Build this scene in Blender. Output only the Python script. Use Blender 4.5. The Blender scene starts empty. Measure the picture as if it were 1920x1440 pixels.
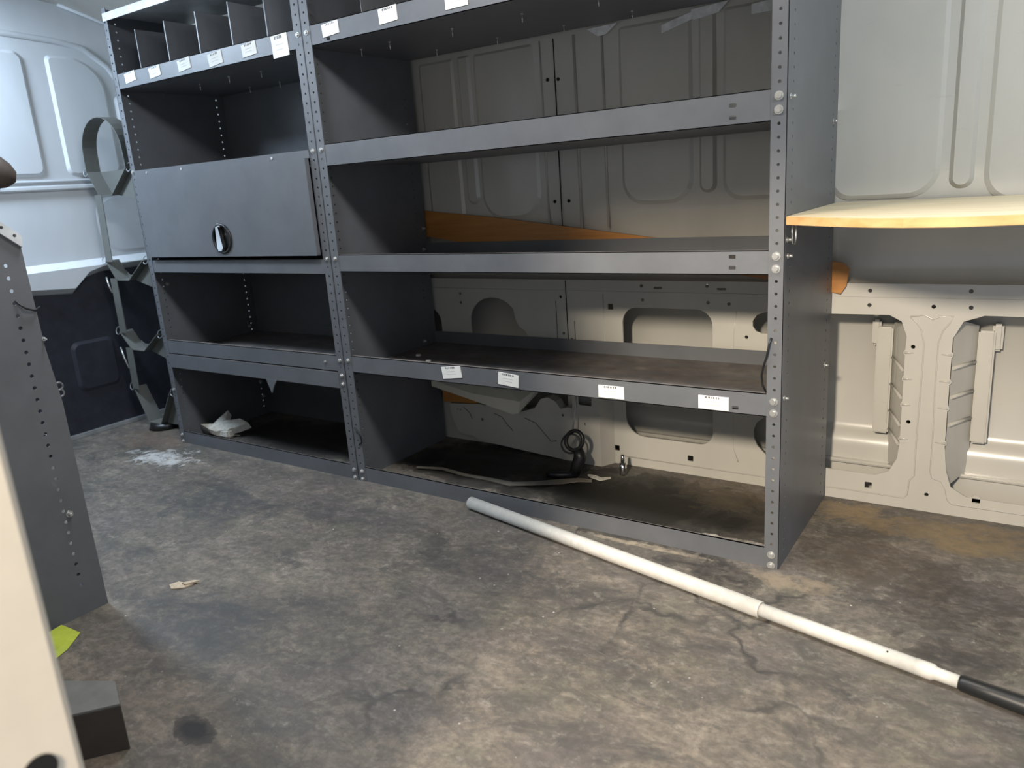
import bpy, bmesh, math, random
from mathutils import Vector, Matrix
from mathutils.geometry import tessellate_polygon
random.seed(4)
IN = 0.0254                      # all lengths below are in inches
scene = bpy.context.scene

# ------------------------------------------------------------------ camera
CX, CY, CZ = 16.4563, -62.4619, 34.4454
yaw, pitch, roll = -0.607005, -0.256603, -0.0719906
fw = Vector((math.sin(yaw)*math.cos(pitch), math.cos(yaw)*math.cos(pitch), math.sin(pitch)))
rt = fw.cross(Vector((0, 0, 1))).normalized(); up = rt.cross(fw)
rt, up = rt*math.cos(roll)+up*math.sin(roll), up*math.cos(roll)-rt*math.sin(roll)
cam_d = bpy.data.cameras.new('camera'); cam = bpy.data.objects.new('camera', cam_d)
scene.collection.objects.link(cam); scene.camera = cam
cam.matrix_world = Matrix(((rt.x, up.x, -fw.x, CX*IN), (rt.y, up.y, -fw.y, CY*IN), (rt.z, up.z, -fw.z, CZ*IN), (0, 0, 0, 1)))
cam_d.sensor_width = 36; cam_d.lens = 1443.355/1920*36; cam_d.clip_start = 0.02
cam_d.dof.use_dof = True; cam_d.dof.focus_distance = 1.9; cam_d.dof.aperture_fstop = 4.5

# ------------------------------------------------------------------ world and lights
scene.view_settings.view_transform = 'Standard'; scene.view_settings.look = 'None'
scene.view_settings.gamma = 1; scene.view_settings.use_curve_mapping = False
scene.view_settings.exposure = 0.5
w = bpy.data.worlds.new('sky'); scene.world = w; w.use_nodes = True
w.node_tree.nodes['Background'].inputs[0].default_value = (0.74, 0.84, 1.0, 1)
w.node_tree.nodes['Background'].inputs[1].default_value = 0.45

def area(name, loc, target, size, power, col, shape='DISK', size_y=None, spread=180):
    d = bpy.data.lights.new(name, 'AREA'); d.shape = shape; d.size = size*IN; d.energy = power; d.color = col
    if size_y: d.size_y = size_y*IN
    d.spread = math.radians(spread)
    o = bpy.data.objects.new(name, d); scene.collection.objects.link(o)
    o.location = Vector(loc)*IN
    o.rotation_euler = (Vector(target)-Vector(loc)).to_track_quat('-Z', 'Y').to_euler()
    return o
area('shop_lamp', (4, -106, 68), (-10, 8, 20), 9, 88, (1.0, 0.87, 0.70))
area('roof_lamp_warm', (-14, -22, 63.6), (-14, -21, 0), 8, 7, (1.0, 0.88, 0.74))
area('roof_lamp_cool', (-99, -25, 62.5), (-95, -10, 0), 9, 15, (0.66, 0.82, 1.0))
area('roof_lamp_middle', (-42, -21, 63.6), (-46, -20, 0), 9, 8, (0.86, 0.92, 1.0))
area('fill_light_right', (27, -20, 63.6), (18, 2, 20), 10, 9, (0.84, 0.93, 1.0))  # added fill without a known fixture, brightens the right wall and side panel

# ------------------------------------------------------------------ materials
def nt_new(name):
    m = bpy.data.materials.new(name); m.use_nodes = True
    nt = m.node_tree; b = nt.nodes['Principled BSDF']
    return m, nt, b
def N(nt, t, **kw):
    n = nt.nodes.new(t)
    for k, v in kw.items():
        if k in n.inputs.keys(): n.inputs[k].default_value = v
        else: setattr(n, k, v)
    return n
def coords(nt, scale=(1, 1, 1), loc=(0, 0, 0)):
    g = N(nt, 'ShaderNodeNewGeometry')        # world position, metres
    mp = N(nt, 'ShaderNodeMapping'); mp.inputs['Scale'].default_value = scale; mp.inputs['Location'].default_value = loc
    nt.links.new(g.outputs['Position'], mp.inputs['Vector'])
    return mp.outputs['Vector']
def noise(nt, vec, sc, det=4, rough=0.6, dist=0.0):
    n = N(nt, 'ShaderNodeTexNoise'); n.inputs['Scale'].default_value = sc; n.inputs['Detail'].default_value = det
    n.inputs['Roughness'].default_value = rough; n.inputs['Distortion'].default_value = dist
    nt.links.new(vec, n.inputs['Vector']); return n.outputs['Fac']
def ramp(nt, fac, stops):
    r = N(nt, 'ShaderNodeValToRGB'); e = r.color_ramp.elements
    while len(e) < len(stops): e.new(0.5)
    for el, (p, c) in zip(e, stops):
        el.position = p; el.color = (c, c, c, 1) if isinstance(c, (int, float)) else (*c, 1)
    nt.links.new(fac, r.inputs[0]); return r.outputs['Color']
def mix(nt, fac, a, b):
    m = N(nt, 'ShaderNodeMix', data_type='RGBA')
    for s, i in ((fac, 0), (a, 6), (b, 7)):
        if isinstance(s, (int, float)): m.inputs[i].default_value = s
        elif isinstance(s, tuple): m.inputs[i].default_value = (*s, 1)
        else: nt.links.new(s, m.inputs[i])
    return m.outputs[2]
def math_(nt, op, a, b=None, clamp=False):
    m = N(nt, 'ShaderNodeMath', operation=op, use_clamp=clamp)
    for s, i in ((a, 0), (b, 1)):
        if s is None: continue
        if isinstance(s, (int, float)): m.inputs[i].default_value = s
        else: nt.links.new(s, m.inputs[i])
    return m.outputs[0]
def bump(nt, b, h, strength=0.3, dist=0.002):
    n = N(nt, 'ShaderNodeBump'); n.inputs['Strength'].default_value = strength; n.inputs['Distance'].default_value = dist
    nt.links.new(h, n.inputs['Height']); nt.links.new(n.outputs[0], b.inputs['Normal'])
def simple(name, col, rough=0.5, metal=0.0, var=0.08, sc=25, coat=0.0):
    m, nt, b = nt_new(name)
    v = noise(nt, coords(nt), sc)
    c2 = tuple(max(0, c*(1-2.2*var)) for c in col); c1 = tuple(min(1, c*(1+1.2*var)) for c in col)
    nt.links.new(ramp(nt, v, [(0.3, c2), (0.7, c1)]), b.inputs['Base Color'])
    b.inputs['Roughness'].default_value = rough; b.inputs['Metallic'].default_value = metal
    b.inputs['Coat Weight'].default_value = coat
    return m

def make_shelf_paint(name, col, rough=0.40, dust=0.75):
    m, nt, b = nt_new(name)
    p = coords(nt)
    v = noise(nt, p, 9, 5)
    base = ramp(nt, v, [(0.25, tuple(c*0.86 for c in col)), (0.75, tuple(c*1.12 for c in col))])
    scr = ramp(nt, noise(nt, coords(nt, (140, 25, 9)), 1.0, 3), [(0.70, 0.0), (0.78, 1.0)])
    base = mix(nt, math_(nt, 'MULTIPLY', scr, 0.35), base, tuple(min(1, c*1.9) for c in col))
    g = N(nt, 'ShaderNodeNewGeometry'); sep = N(nt, 'ShaderNodeSeparateXYZ')
    nt.links.new(g.outputs['Normal'], sep.inputs[0])
    upf = ramp(nt, sep.outputs['Z'], [(0.8, 0.0), (0.95, 1.0)])
    d = ramp(nt, noise(nt, coords(nt, (4, 11, 4)), 2.0, 6, 0.65, 0.6), [(0.30, 0.15), (0.62, 1.0)])
    dustc = ramp(nt, noise(nt, p, 14, 5), [(0.3, (0.085, 0.068, 0.055)), (0.55, (0.19, 0.155, 0.13)), (0.75, (0.30, 0.26, 0.215))])
    f = math_(nt, 'MULTIPLY', math_(nt, 'MULTIPLY', upf, d), dust)
    nt.links.new(mix(nt, f, base, dustc), b.inputs['Base Color'])
    rr = math_(nt, 'ADD', math_(nt, 'MULTIPLY', f, 0.4), rough)
    nt.links.new(rr, b.inputs['Roughness'])
    bump(nt, b, noise(nt, p, 220, 2), 0.08, 0.0006)
    return m
GREY = make_shelf_paint('grey_shelf_paint', (0.118, 0.124, 0.134))

def make_floor():
    m, nt, b = nt_new('worn_dirty_floor')
    p = coords(nt, (1, 1, 1)); px = coords(nt, (0.75, 1.35, 1))
    big = noise(nt, px, 3.1, 7, 0.62, 0.9)
    mid = noise(nt, coords(nt, (0.8, 1.3, 1), (3.1, 1.7, 0)), 8.5, 7, 0.7, 1.1)
    fine = noise(nt, p, 60, 5, 0.7)
    col = ramp(nt, big, [(0.28, (0.045, 0.045, 0.044)), (0.41, (0.105, 0.098, 0.086)), (0.52, (0.185, 0.160, 0.130)), (0.68, (0.29, 0.25, 0.20))])
    warm = mix(nt, ramp(nt, mid, [(0.42, 0.0), (0.60, 0.75)]), col, (0.215, 0.178, 0.142))
    dark = ramp(nt, noise(nt, coords(nt, (0.9, 1.5, 1), (7, 2, 0)), 5.2, 9, 0.78, 0.7), [(0.47, 0.0), (0.64, 0.9)])
    c = mix(nt, dark, warm, (0.045, 0.047, 0.048))
    grn = ramp(nt, noise(nt, p, 2.2, 4), [(0.5, 0.0), (0.7, 0.35)])
    c = mix(nt, grn, c, (0.115, 0.12, 0.10))
    c = mix(nt, ramp(nt, noise(nt, coords(nt, (1, 1.2, 1), (8, 3, 0)), 4.1, 5), [(0.50, 0.0), (0.66, 0.5)]), c, (0.155, 0.130, 0.128))
    c = mix(nt, ramp(nt, noise(nt, coords(nt, (1, 1.2, 1), (2, 6, 0)), 5.0, 5), [(0.52, 0.0), (0.66, 0.55)]), c, (0.185, 0.172, 0.125))
    peb = ramp(nt, noise(nt, coords(nt, (1, 1.1, 1), (5, 5, 0)), 34, 6, 0.7, 0.3), [(0.54, 0.0), (0.70, 0.55)])
    c = mix(nt, peb, c, (0.34, 0.31, 0.265))
    # creases and tears
    dv = N(nt, 'ShaderNodeVectorMath', operation='ADD'); nz = N(nt, 'ShaderNodeTexNoise'); nz.inputs['Scale'].default_value = 6; nz.inputs['Detail'].default_value = 6
    nt.links.new(p, nz.inputs['Vector'])
    sc_ = N(nt, 'ShaderNodeVectorMath', operation='SCALE'); sc_.inputs['Scale'].default_value = 0.28; nt.links.new(nz.outputs['Color'], sc_.inputs[0])
    nt.links.new(p, dv.inputs[0]); nt.links.new(sc_.outputs[0], dv.inputs[1])
    vo = N(nt, 'ShaderNodeTexVoronoi', feature='DISTANCE_TO_EDGE'); vo.inputs['Scale'].default_value = 3.4; nt.links.new(dv.outputs[0], vo.inputs['Vector'])
    crack = ramp(nt, vo.outputs['Distance'], [(0.0, 1.0), (0.012, 0.8), (0.04, 0.0)])
    crack = math_(nt, 'MULTIPLY', crack, ramp(nt, noise(nt, p, 2.4, 3), [(0.44, 0.0), (0.54, 1.0)]))
    gm = N(nt, 'ShaderNodeVectorMath', operation='DISTANCE'); nt.links.new(p, gm.inputs[0]); gm.inputs[1].default_value = (-10*IN, -15*IN, 0)
    crack = math_(nt, 'MULTIPLY', crack, ramp(nt, gm.outputs['Value'], [(0.40, 1.0), (0.62, 0.12)]))
    c = mix(nt, crack, c, (0.045, 0.043, 0.042))
    # grain and scuffs
    c = mix(nt, ramp(nt, noise(nt, coords(nt, (0.8, 1.4, 1), (1, 5, 0)), 19, 8, 0.78, 0.8), [(0.42, 0.5), (0.56, 0.0)]), c, (0.070, 0.064, 0.056))
    c = mix(nt, ramp(nt, noise(nt, coords(nt, (0.9, 1.3, 1), (4, 9, 0)), 15, 8, 0.78, 0.8), [(0.55, 0.0), (0.68, 0.38)]), c, (0.33, 0.285, 0.235))
    c = mix(nt, ramp(nt, fine, [(0.35, 0.6), (0.6, 0.0)]), c, (0.070, 0.063, 0.055))
    scuff = math_(nt, 'MULTIPLY', ramp(nt, noise(nt, coords(nt, (30, 70, 1)), 1.0, 5, 0.7, 1.0), [(0.60, 0.0), (0.72, 0.5)]), ramp(nt, noise(nt, p, 3.7, 3), [(0.45, 0.0), (0.6, 1.0)]))
    c = mix(nt, scuff, c, (0.36, 0.33, 0.29))
    v2 = N(nt, 'ShaderNodeTexVoronoi', feature='F1'); v2.inputs['Scale'].default_value = 26; nt.links.new(p, v2.inputs['Vector'])
    speck = math_(nt, 'MULTIPLY', ramp(nt, v2.outputs['Distance'], [(0.035, 0.9), (0.07, 0.0)]), ramp(nt, noise(nt, p, 7, 2), [(0.52, 0.0), (0.60, 1.0)]))
    c = mix(nt, speck, c, (0.62, 0.59, 0.54))
    # stains and other patches on this floor: (x, y, rx, ry, edge, colour, amount) in inches
    def floor_patch(c, x, y, rx, ry, colr, amt, wob=0.8, nsc=6.0, soft=True):
        mp = N(nt, 'ShaderNodeMapping', vector_type='POINT'); g = N(nt, 'ShaderNodeNewGeometry')
        mp.inputs['Location'].default_value = (-x/rx, -y/ry, 0); mp.inputs['Scale'].default_value = (1/(rx*IN), 1/(ry*IN), 0)
        nt.links.new(g.outputs['Position'], mp.inputs['Vector'])
        ln = N(nt, 'ShaderNodeVectorMath', operation='LENGTH'); nt.links.new(mp.outputs[0], ln.inputs[0])
        d = math_(nt, 'ADD', ln.outputs['Value'], math_(nt, 'MULTIPLY', math_(nt, 'SUBTRACT', noise(nt, coords(nt, (1, 1, 1), (x*.13, y*.17, 0)), nsc, 6, 0.7, 0.5), 0.5), wob*4))
        f = ramp(nt, d, [(0.45, amt), (0.95, amt*0.55), (1.35, 0.0)])
        if soft: f = math_(nt, 'MULTIPLY', f, ramp(nt, noise(nt, coords(nt, (1, 1.4, 1), (x*.31, y*.2, 0)), 22, 7, 0.75, 0.6), [(0.36, 0.15), (0.55, 1.0)]))
        return mix(nt, f, c, colr)
    c = floor_patch(c, -16, 8, 16, 8.5, (0.012, 0.011, 0.008), 0.98, 0.5, 7, False)
    c = floor_patch(c, -38, 11, 16, 7, (0.014, 0.013, 0.011), 0.97, 0.5, 7, False)  # near-black patch across the floor inside the wide unit
    c = floor_patch(c, -70, 9, 17, 8, (0.022, 0.020, 0.018), 0.92, 0.5, 7, False)  # near-black patch across the floor inside the left unit
    c = floor_patch(c, -9, 13.5, 5, 4.5, (0.10, 0.075, 0.040), 0.7)
    c = floor_patch(c, 3.6, 14.6, 4.0, 2.6, (0.30, 0.215, 0.115), 0.8)
    c = floor_patch(c, 13, 13, 9, 3.0, (0.22, 0.16, 0.085), 0.75)
    c = floor_patch(c, 7, 5, 8, 5.5, (0.060, 0.045, 0.033), 0.8)
    c = floor_patch(c, 15, 1, 7, 6, (0.030, 0.027, 0.024), 0.8)
    c = floor_patch(c, 15, -7, 5, 3, (0.030, 0.027, 0.024), 0.8)
    c = floor_patch(c, -5.0, -2.6, 5, 2.2, (0.030, 0.028, 0.026), 0.85)
    c = floor_patch(c, 2.2, -1.6, 4.0, 1.6, (0.30, 0.24, 0.17), 0.7)
    c = floor_patch(c, -61, -13, 9, 4.5, (0.050, 0.052, 0.054), 0.75)
    c = floor_patch(c, -44, -7, 10, 3.5, (0.055, 0.055, 0.055), 0.55)
    c = floor_patch(c, -22, -13, 9, 3.5, (0.050, 0.048, 0.046), 0.55)
    c = floor_patch(c, -40, -30, 8, 5, (0.055, 0.057, 0.058), 0.7)
    c = floor_patch(c, -30, -26, 7, 4, (0.060, 0.058, 0.055), 0.55)
    c = floor_patch(c, -28.3, -38.7, 2.1, 1.2, (0.018, 0.018, 0.019), 0.97, 0.45, 14, False)
    c = floor_patch(c, -84.5, -5.5, 5.2, 2.6, (0.60, 0.59, 0.57), 0.75, 1.3, 16)
    c = floor_patch(c, -94, -1, 7, 4, (0.15, 0.10, 0.07), 0.6)
    c = floor_patch(c, -13, 2.2, 5.5, 1.0, (0.34, 0.27, 0.18), 0.6, 0.6, 12)
    c = floor_patch(c, -6, 3.6, 4.2, 0.7, (0.55, 0.50, 0.42), 0.85, 0.7, 16)
    c = floor_patch(c, -12, -0.9, 6.0, 0.45, (0.42, 0.35, 0.25), 0.7, 0.5, 14)
    nt.links.new(c, b.inputs['Base Color'])
    nt.links.new(ramp(nt, big, [(0.3, 0.50), (0.7, 0.72)]), b.inputs['Roughness'])
    hh = math_(nt, 'SUBTRACT', math_(nt, 'ADD', math_(nt, 'MULTIPLY', fine, 0.5), math_(nt, 'MULTIPLY', mid, 0.8)), crack)
    bump(nt, b, hh, 0.45, 0.003)
    return m
FLOOR = make_floor()

def make_wall(name, col, rough=0.32, sm=0.05):
    m, nt, b = nt_new(name)
    v = noise(nt, coords(nt, (1, 1, 0.4)), 3.5, 4, 0.6, 0.4)
    c = ramp(nt, v, [(0.3, tuple(x*0.90 for x in col)), (0.7, tuple(min(1, x*1.06) for x in col))])
    s = ramp(nt, noise(nt, coords(nt, (9, 9, 26)), 1.6, 5), [(0.66, 0.0), (0.8, 0.4)])
    nt.links.new(mix(nt, s, c, tuple(x*0.72 for x in col)), b.inputs['Base Color'])
    b.inputs['Roughness'].default_value = rough
    b.inputs['Coat Weight'].default_value = 0.5; b.inputs['Coat Roughness'].default_value = 0.12
    bump(nt, b, noise(nt, coords(nt), 3.0, 3), 0.25, sm*IN)
    return m
WALL = make_wall('greige_van_paint', (0.49, 0.475, 0.43), 0.27)
BULK = make_wall('pale_grey_bulkhead_paint', (0.66, 0.69, 0.72))
LINER = simple('dark_liner', (0.020, 0.023, 0.034), 0.55, var=0.15)
ZINC = simple('zinc', (0.62, 0.62, 0.60), 0.28, 0.75)
CHROME = simple('chrome', (0.80, 0.80, 0.80), 0.15, 1.0, 0.02)
STEEL = simple('bare_steel_edge', (0.46, 0.48, 0.50), 0.4, 0.6)
PALE = simple('pale_edge_paint', (0.62, 0.65, 0.66), 0.4, 0.1)
PAPER = simple('white_paper', (0.80, 0.80, 0.76), 0.8, var=0.03)
INK = simple('grey_ink', (0.16, 0.16, 0.17), 0.8)
BLACK = simple('black_plastic', (0.012, 0.013, 0.014), 0.38)
DARK = simple('dark_void', (0.006, 0.006, 0.006), 0.9)
RACK = make_shelf_paint('grey_green_rack_paint', (0.125, 0.130, 0.120), 0.5, 0.25)
PVC = simple('white_pole_plastic', (0.60, 0.58, 0.53), 0.34, var=0.05, sc=60)
CREAM = simple('cream_pillar_paint', (0.70, 0.62, 0.50), 0.45, var=0.04, sc=8)
BROWN = simple('dark_brown_plastic', (0.060, 0.048, 0.042), 0.55)
GREEN = simple('yellow_green', (0.42, 0.50, 0.05), 0.6)
TAN = simple('tan_paper', (0.55, 0.45, 0.33), 0.85, var=0.12, sc=120)
OFFW = simple('off_white_rag', (0.58, 0.56, 0.50), 0.8, var=0.1, sc=90)
TAPE = simple('pale_tape', (0.78, 0.80, 0.79), 0.3, var=0.1, sc=60)

def make_wood(name, c0, c1, axis='X', rough=0.5):
    m, nt, b = nt_new(name)
    s = {'X': (1.2, 18, 18)}[axis]
    v = noise(nt, coords(nt, s), 2.2, 6, 0.6, 0.8)
    k = noise(nt, coords(nt, (5, 9, 9)), 2.0, 3)
    c = ramp(nt, v, [(0.3, c0), (0.7, c1)])
    c = mix(nt, ramp(nt, k, [(0.62, 0.0), (0.75, 0.45)]), c, tuple(x*0.55 for x in c0))
    nt.links.new(c, b.inputs['Base Color']); b.inputs['Roughness'].default_value = rough
    bump(nt, b, v, 0.15, 0.001)
    return m
PLY = make_wood('pale_plywood', (0.56, 0.46, 0.29), (0.74, 0.66, 0.48))
PLYEDGE = make_wood('plywood_edge', (0.52, 0.30, 0.11), (0.66, 0.42, 0.19))
PLANK = make_wood('orange_plank', (0.34, 0.135, 0.030), (0.50, 0.23, 0.062), rough=0.4)

# ------------------------------------------------------------------ mesh helpers
PL = {'XZ': lambda u, v, w: (u, w, v), 'YZ': lambda u, v, w: (w, u, v), 'XY': lambda u, v, w: (u, v, w)}
def ngon(cx, cy, r, n=8, ph=0.0, ry=None):
    ry = ry or r
    return [(cx+r*math.cos(ph+2*math.pi*i/n), cy+ry*math.sin(ph+2*math.pi*i/n)) for i in range(n)]
def rrect(x0, x1, y0, y1, r, n=6):
    if not isinstance(r, (tuple, list)): r = (r,)*4          # bl, br, tr, tl
    out = []
    for (cx, cy, a, q) in ((x0, y0, 180, r[0]), (x1, y0, 270, r[1]), (x1, y1, 0, r[2]), (x0, y1, 90, r[3])):
        ox = cx+q if cx == x0 else cx-q; oy = cy+q if cy == y0 else cy-q
        for i in range(n+1):
            t = math.radians(a+90*i/n); out.append((ox+q*math.cos(t), oy+q*math.sin(t)))
    return out
class M:
    def __init__(s): s.v = []; s.f = []; s.mi = []; s.cur = 0; s.sm = []
    def add(s, vs, fs, smooth=False):
        o = len(s.v); s.v += [tuple(a) for a in vs]
        for f in fs: s.f.append([i+o for i in f]); s.mi.append(s.cur); s.sm.append(smooth)
        return s
    def mat(s, i): s.cur = i; return s
    def box(s, x0, x1, y0, y1, z0, z1, bev=0):
        if bev:
            bm = bmesh.new(); bmesh.ops.create_cube(bm, size=1)
            for v in bm.verts: v.co = Vector(((x0+x1)/2+v.co.x*(x1-x0), (y0+y1)/2+v.co.y*(y1-y0), (z0+z1)/2+v.co.z*(z1-z0)))
            bmesh.ops.bevel(bm, geom=bm.edges[:], offset=bev, segments=2, affect='EDGES')
            bm.verts.index_update()
            s.add([v.co[:] for v in bm.verts], [[v.index for v in f.verts] for f in bm.faces]); bm.free(); return s
        vs = [(x, y, z) for z in (z0, z1) for y in (y0, y1) for x in (x0, x1)]
        return s.add(vs, [(0, 2, 3, 1), (4, 5, 7, 6), (0, 1, 5, 4), (2, 6, 7, 3), (0, 4, 6, 2), (1, 3, 7, 5)])
    def plate(s, outer, holes, plane, a, b, sidemat=None):
        P = PL[plane]; loops = [outer]+list(holes)
        flat = [q for l in loops for q in l]
        tris = tessellate_polygon([[Vector((q[0], q[1], 0)) for q in l] for l in loops])
        n = len(flat)
        s.add([P(q[0], q[1], a) for q in flat]+[P(q[0], q[1], b) for q in flat],
              [tuple(t) for t in tris]+[tuple(i+n for i in reversed(t)) for t in tris])
        base = len(s.v)-2*n; o = 0; keep = s.cur
        if sidemat is not None: s.cur = sidemat
        for l in loops:
            for i in range(len(l)):
                j = (i+1) % len(l)
                s.f.append([base+o+i, base+o+j, base+n+o+j, base+n+o+i]); s.mi.append(s.cur); s.sm.append(False)
            o += len(l)
        s.cur = keep
        return s
    def pillow(s, outer, inner, plane, a, b):
        """panel embossed from depth a (outer outline) to depth b (inner outline)"""
        P = PL[plane]; n = len(outer)
        s.add([P(*q, a) for q in outer]+[P(*q, b) for q in inner],
              [(i, (i+1) % n, n+(i+1) % n, n+i) for i in range(n)]+[tuple(range(n, 2*n))])
        return s
    def tube(s, pts, r, seg=8, closed=False, caps=True):
        pts = [Vector(p) for p in pts]; n = len(pts); rs = r if isinstance(r, (list, tuple)) else [r]*n
        rings = []; prev = None
        for i, p in enumerate(pts):
            a = pts[(i-1) % n] if (closed or i > 0) else p; c = pts[(i+1) % n] if (closed or i < n-1) else p
            t = (c-a).normalized()
            if prev is None: prev = t.orthogonal().normalized()
            u = (prev - t*prev.dot(t)).normalized(); prev = u; v = t.cross(u)
            rings.append([p+(u*math.cos(2*math.pi*k/seg)+v*math.sin(2*math.pi*k/seg))*rs[i] for k in range(seg)])
        vs = [q for rg in rings for q in rg]; fs = []
        for i in range(n if closed else n-1):
            j = (i+1) % n
            for k in range(seg):
                l = (k+1) % seg; fs.append((i*seg+k, i*seg+l, j*seg+l, j*seg+k))
        s.add(vs, fs, True)
        if caps and not closed: s.add(rings[0], [tuple(reversed(range(seg)))]); s.add(rings[-1], [tuple(range(seg))])
        return s
    def cyl(s, p0, p1, r0, r1=None, seg=16):
        return s.tube([p0, p1], [r0, r0 if r1 is None else r1], seg)
    def ring(s, c, R, r, u, v, seg=8, n=24, a0=0, a1=360):
        c = Vector(c); u = Vector(u).normalized(); v = Vector(v).normalized()
        full = abs(a1-a0) >= 360; k = n if full else n+1
        pts = [c+(u*math.cos(math.radians(a0+(a1-a0)*i/n))+v*math.sin(math.radians(a0+(a1-a0)*i/n)))*R for i in range(k)]
        return s.tube(pts, r, seg, closed=full)
    def sweep(s, prof, x0, x1, axis='X', smooth=True, th=0):
        """open (y,z) profile swept along X (or (x,z) along Y)"""
        f = (lambda q, t: (t, q[0], q[1])) if axis == 'X' else (lambda q, t: (q[0], t, q[1]))
        n = len(prof); s.add([f(q, x0) for q in prof]+[f(q, x1) for q in prof], [(i, i+1, n+i+1, n+i) for i in range(n-1)], smooth); return s
    def band(s, prof, y0, y1, th):
        """strip of metal bent along an (x,z) polyline, y0..y1 wide, th thick"""
        pts = [Vector((a, b)) for a, b in prof]; n = len(pts); off = []
        for i, p in enumerate(pts):
            t = (pts[min(i+1, n-1)]-pts[max(i-1, 0)]).normalized(); off.append(p+Vector((-t.y, t.x))*th)
        poly = [tuple(p) for p in pts]+[tuple(p) for p in reversed(off)]
        return s.plate(poly, [], 'XZ', y0, y1)
    def build(s, name, mats, parent=None, origin=None, kind=None):
        me = bpy.data.meshes.new(name)
        po = Vector((0, 0, 0))
        q = parent
        while q is not None: po += q.location; q = q.parent
        if parent is not None and origin is None: og = po
        elif origin is None:
            xs = [v[0] for v in s.v]; ys = [v[1] for v in s.v]; zs = [v[2] for v in s.v]
            og = Vector(((min(xs)+max(xs))/2, (min(ys)+max(ys))/2, min(zs)))*IN
        else: og = Vector(origin)*IN
        me.from_pydata([tuple(Vector(v)*IN-og) for v in s.v], [], s.f)
        if not isinstance(mats, (list, tuple)): mats = [mats]
        for m in mats: me.materials.append(m)
        for p, mi, sm in zip(me.polygons, s.mi, s.sm): p.material_index = mi; p.use_smooth = sm
        bm = bmesh.new(); bm.from_mesh(me); bmesh.ops.remove_doubles(bm, verts=bm.verts, dist=1e-6)
        bmesh.ops.recalc_face_normals(bm, faces=bm.faces); bm.to_mesh(me); bm.free()
        o = bpy.data.objects.new(name, me); scene.collection.objects.link(o)
        if parent is not None: o.parent = parent; o.location = og-po
        else: o.location = og
        if kind: o['kind'] = kind
        return o
def thing(name, label, cat, loc, group=None):
    o = bpy.data.objects.new(name, None); scene.collection.objects.link(o)
    o.location = Vector(loc)*IN; o.empty_display_size = 0.05
    o['label'] = label; o['category'] = cat
    if group: o['group'] = group
    return o
def tag(o, label, cat, group=None):
    o['label'] = label; o['category'] = cat
    if group: o['group'] = group
    return o
def S(o): o['kind'] = 'structure'; return o

# ------------------------------------------------------------------ setting
XL, XR = -107.0, 52.0
m = M().box(XL-1, XR, -56, 23, -1.5, 0); S(m.build('floor', FLOOR))

# long side wall behind the shelves -----------------------------------
holes = []
def zig(xa, side, zs=(16, 13.4, 10.8, 7.3)):     # small tabs on a cutout's edge
    out = []
    for z in zs: out += [(xa, z+0.28), (xa+0.14*side, z+0.1), (xa+0.14*side, z-0.1), (xa, z-0.28)]
    return out
cutA = [(-7.6, 5.4), (-7.2, 4.6), (-6.3, 3.7), (-5.2, 3.15)] + [(4.6, 3.1), (5.9, 3.7), (6.6, 5.2)] + list(reversed(zig(6.75, -1))) + [(6.8, 17.6), (6.3, 19.0), (5.2, 19.6)] + [(-6.6, 19.45), (-7.4, 19.15), (-7.85, 18.5), (-7.85, 17.9), (-7.5, 17.4), (-6.9, 17.2), (-4.0, 17.2), (-4.0, 8.5), (-5.2, 8.4), (-6.5, 8.0), (-7.3, 7.3), (-7.65, 6.4)]
cutB = [(10.9, 4.6), (11.4, 2.9), (12.8, 2.1), (27, 2.1), (28.4, 3.4), (28.6, 17), (28, 19), (26.6, 19.8), (13.0, 19.8), (11.4, 19.2), (10.65, 17.6)] + zig(10.65, 1)
cutC = rrect(-23.0, -12.2, 3.9, 19.5, (2.4, 1.6, 1.8, 1.8), 6)
cutD = [(-48.4, 3.5), (-48.4, 11.5), (-46.4, 13.6), (-45.2, 14.6), (-45.2, 17.0)] + [(-41.4+3.8*math.cos(math.radians(a)), 17.0+3.2*math.sin(math.radians(a))) for a in range(170, 20, -15)] + [(-38.0, 17.4), (-37.5, 16.5), (-36.7, 16.1), (-36.2, 15.2), (-35.9, 13.8), (-33, 13.2), (-30.9, 12.2), (-30.9, 3.5)]
cutE = rrect(-62, -50.2, 8.5, 18.5, 2)
cutF = rrect(-82, -68, 4, 19.5, 2)
cutG = rrect(33, 46, 3, 19.5, 2)
rh = [(-31.2, 20.5), (-31.0, 16.0), (-29.9, 15.3), (-20.5, 22.0), (-20.4, 20.4), (-12.8, 22.1), (-12.7, 20.3), (-10.4, 20.2), (-8.5, 16.7), (-46.6, 20.6), (-46.6, 19.4), 
      (3.4, 21.9), (11.8, 22.0), (3.4, 20.5), (11.9, 20.5), (8.9, 20.5), (7.4, 16.6), (7.4, 9.1), (9.4, 1.8)]
for x, z in rh: holes.append(ngon(x, z, 0.2, 8))
for x, z in [(-24.5, 19.5), (-24.3, 2.0), (-14.9, 2.0), (4.1, 1.9), (13.6, 2.0)]: holes.append(rrect(x-.34, x+.34, z-.34, z+.34, .08, 2))
for x, z in [(-18.5, 21.8), (-11.2, 21.8)]: holes.append(rrect(x-.5, x+.5, z-.12, z+.12, .1, 2))
wall = M()
wall.plate([(XL, 0), (XR, 0), (XR, 22.6), (XL, 22.6)], holes+[cutA, cutB, cutC, cutD, cutE, cutF, cutG], 'XZ', 17.8, 18.0)
wb = wall.build('wall_back', WALL, kind='structure')
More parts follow.
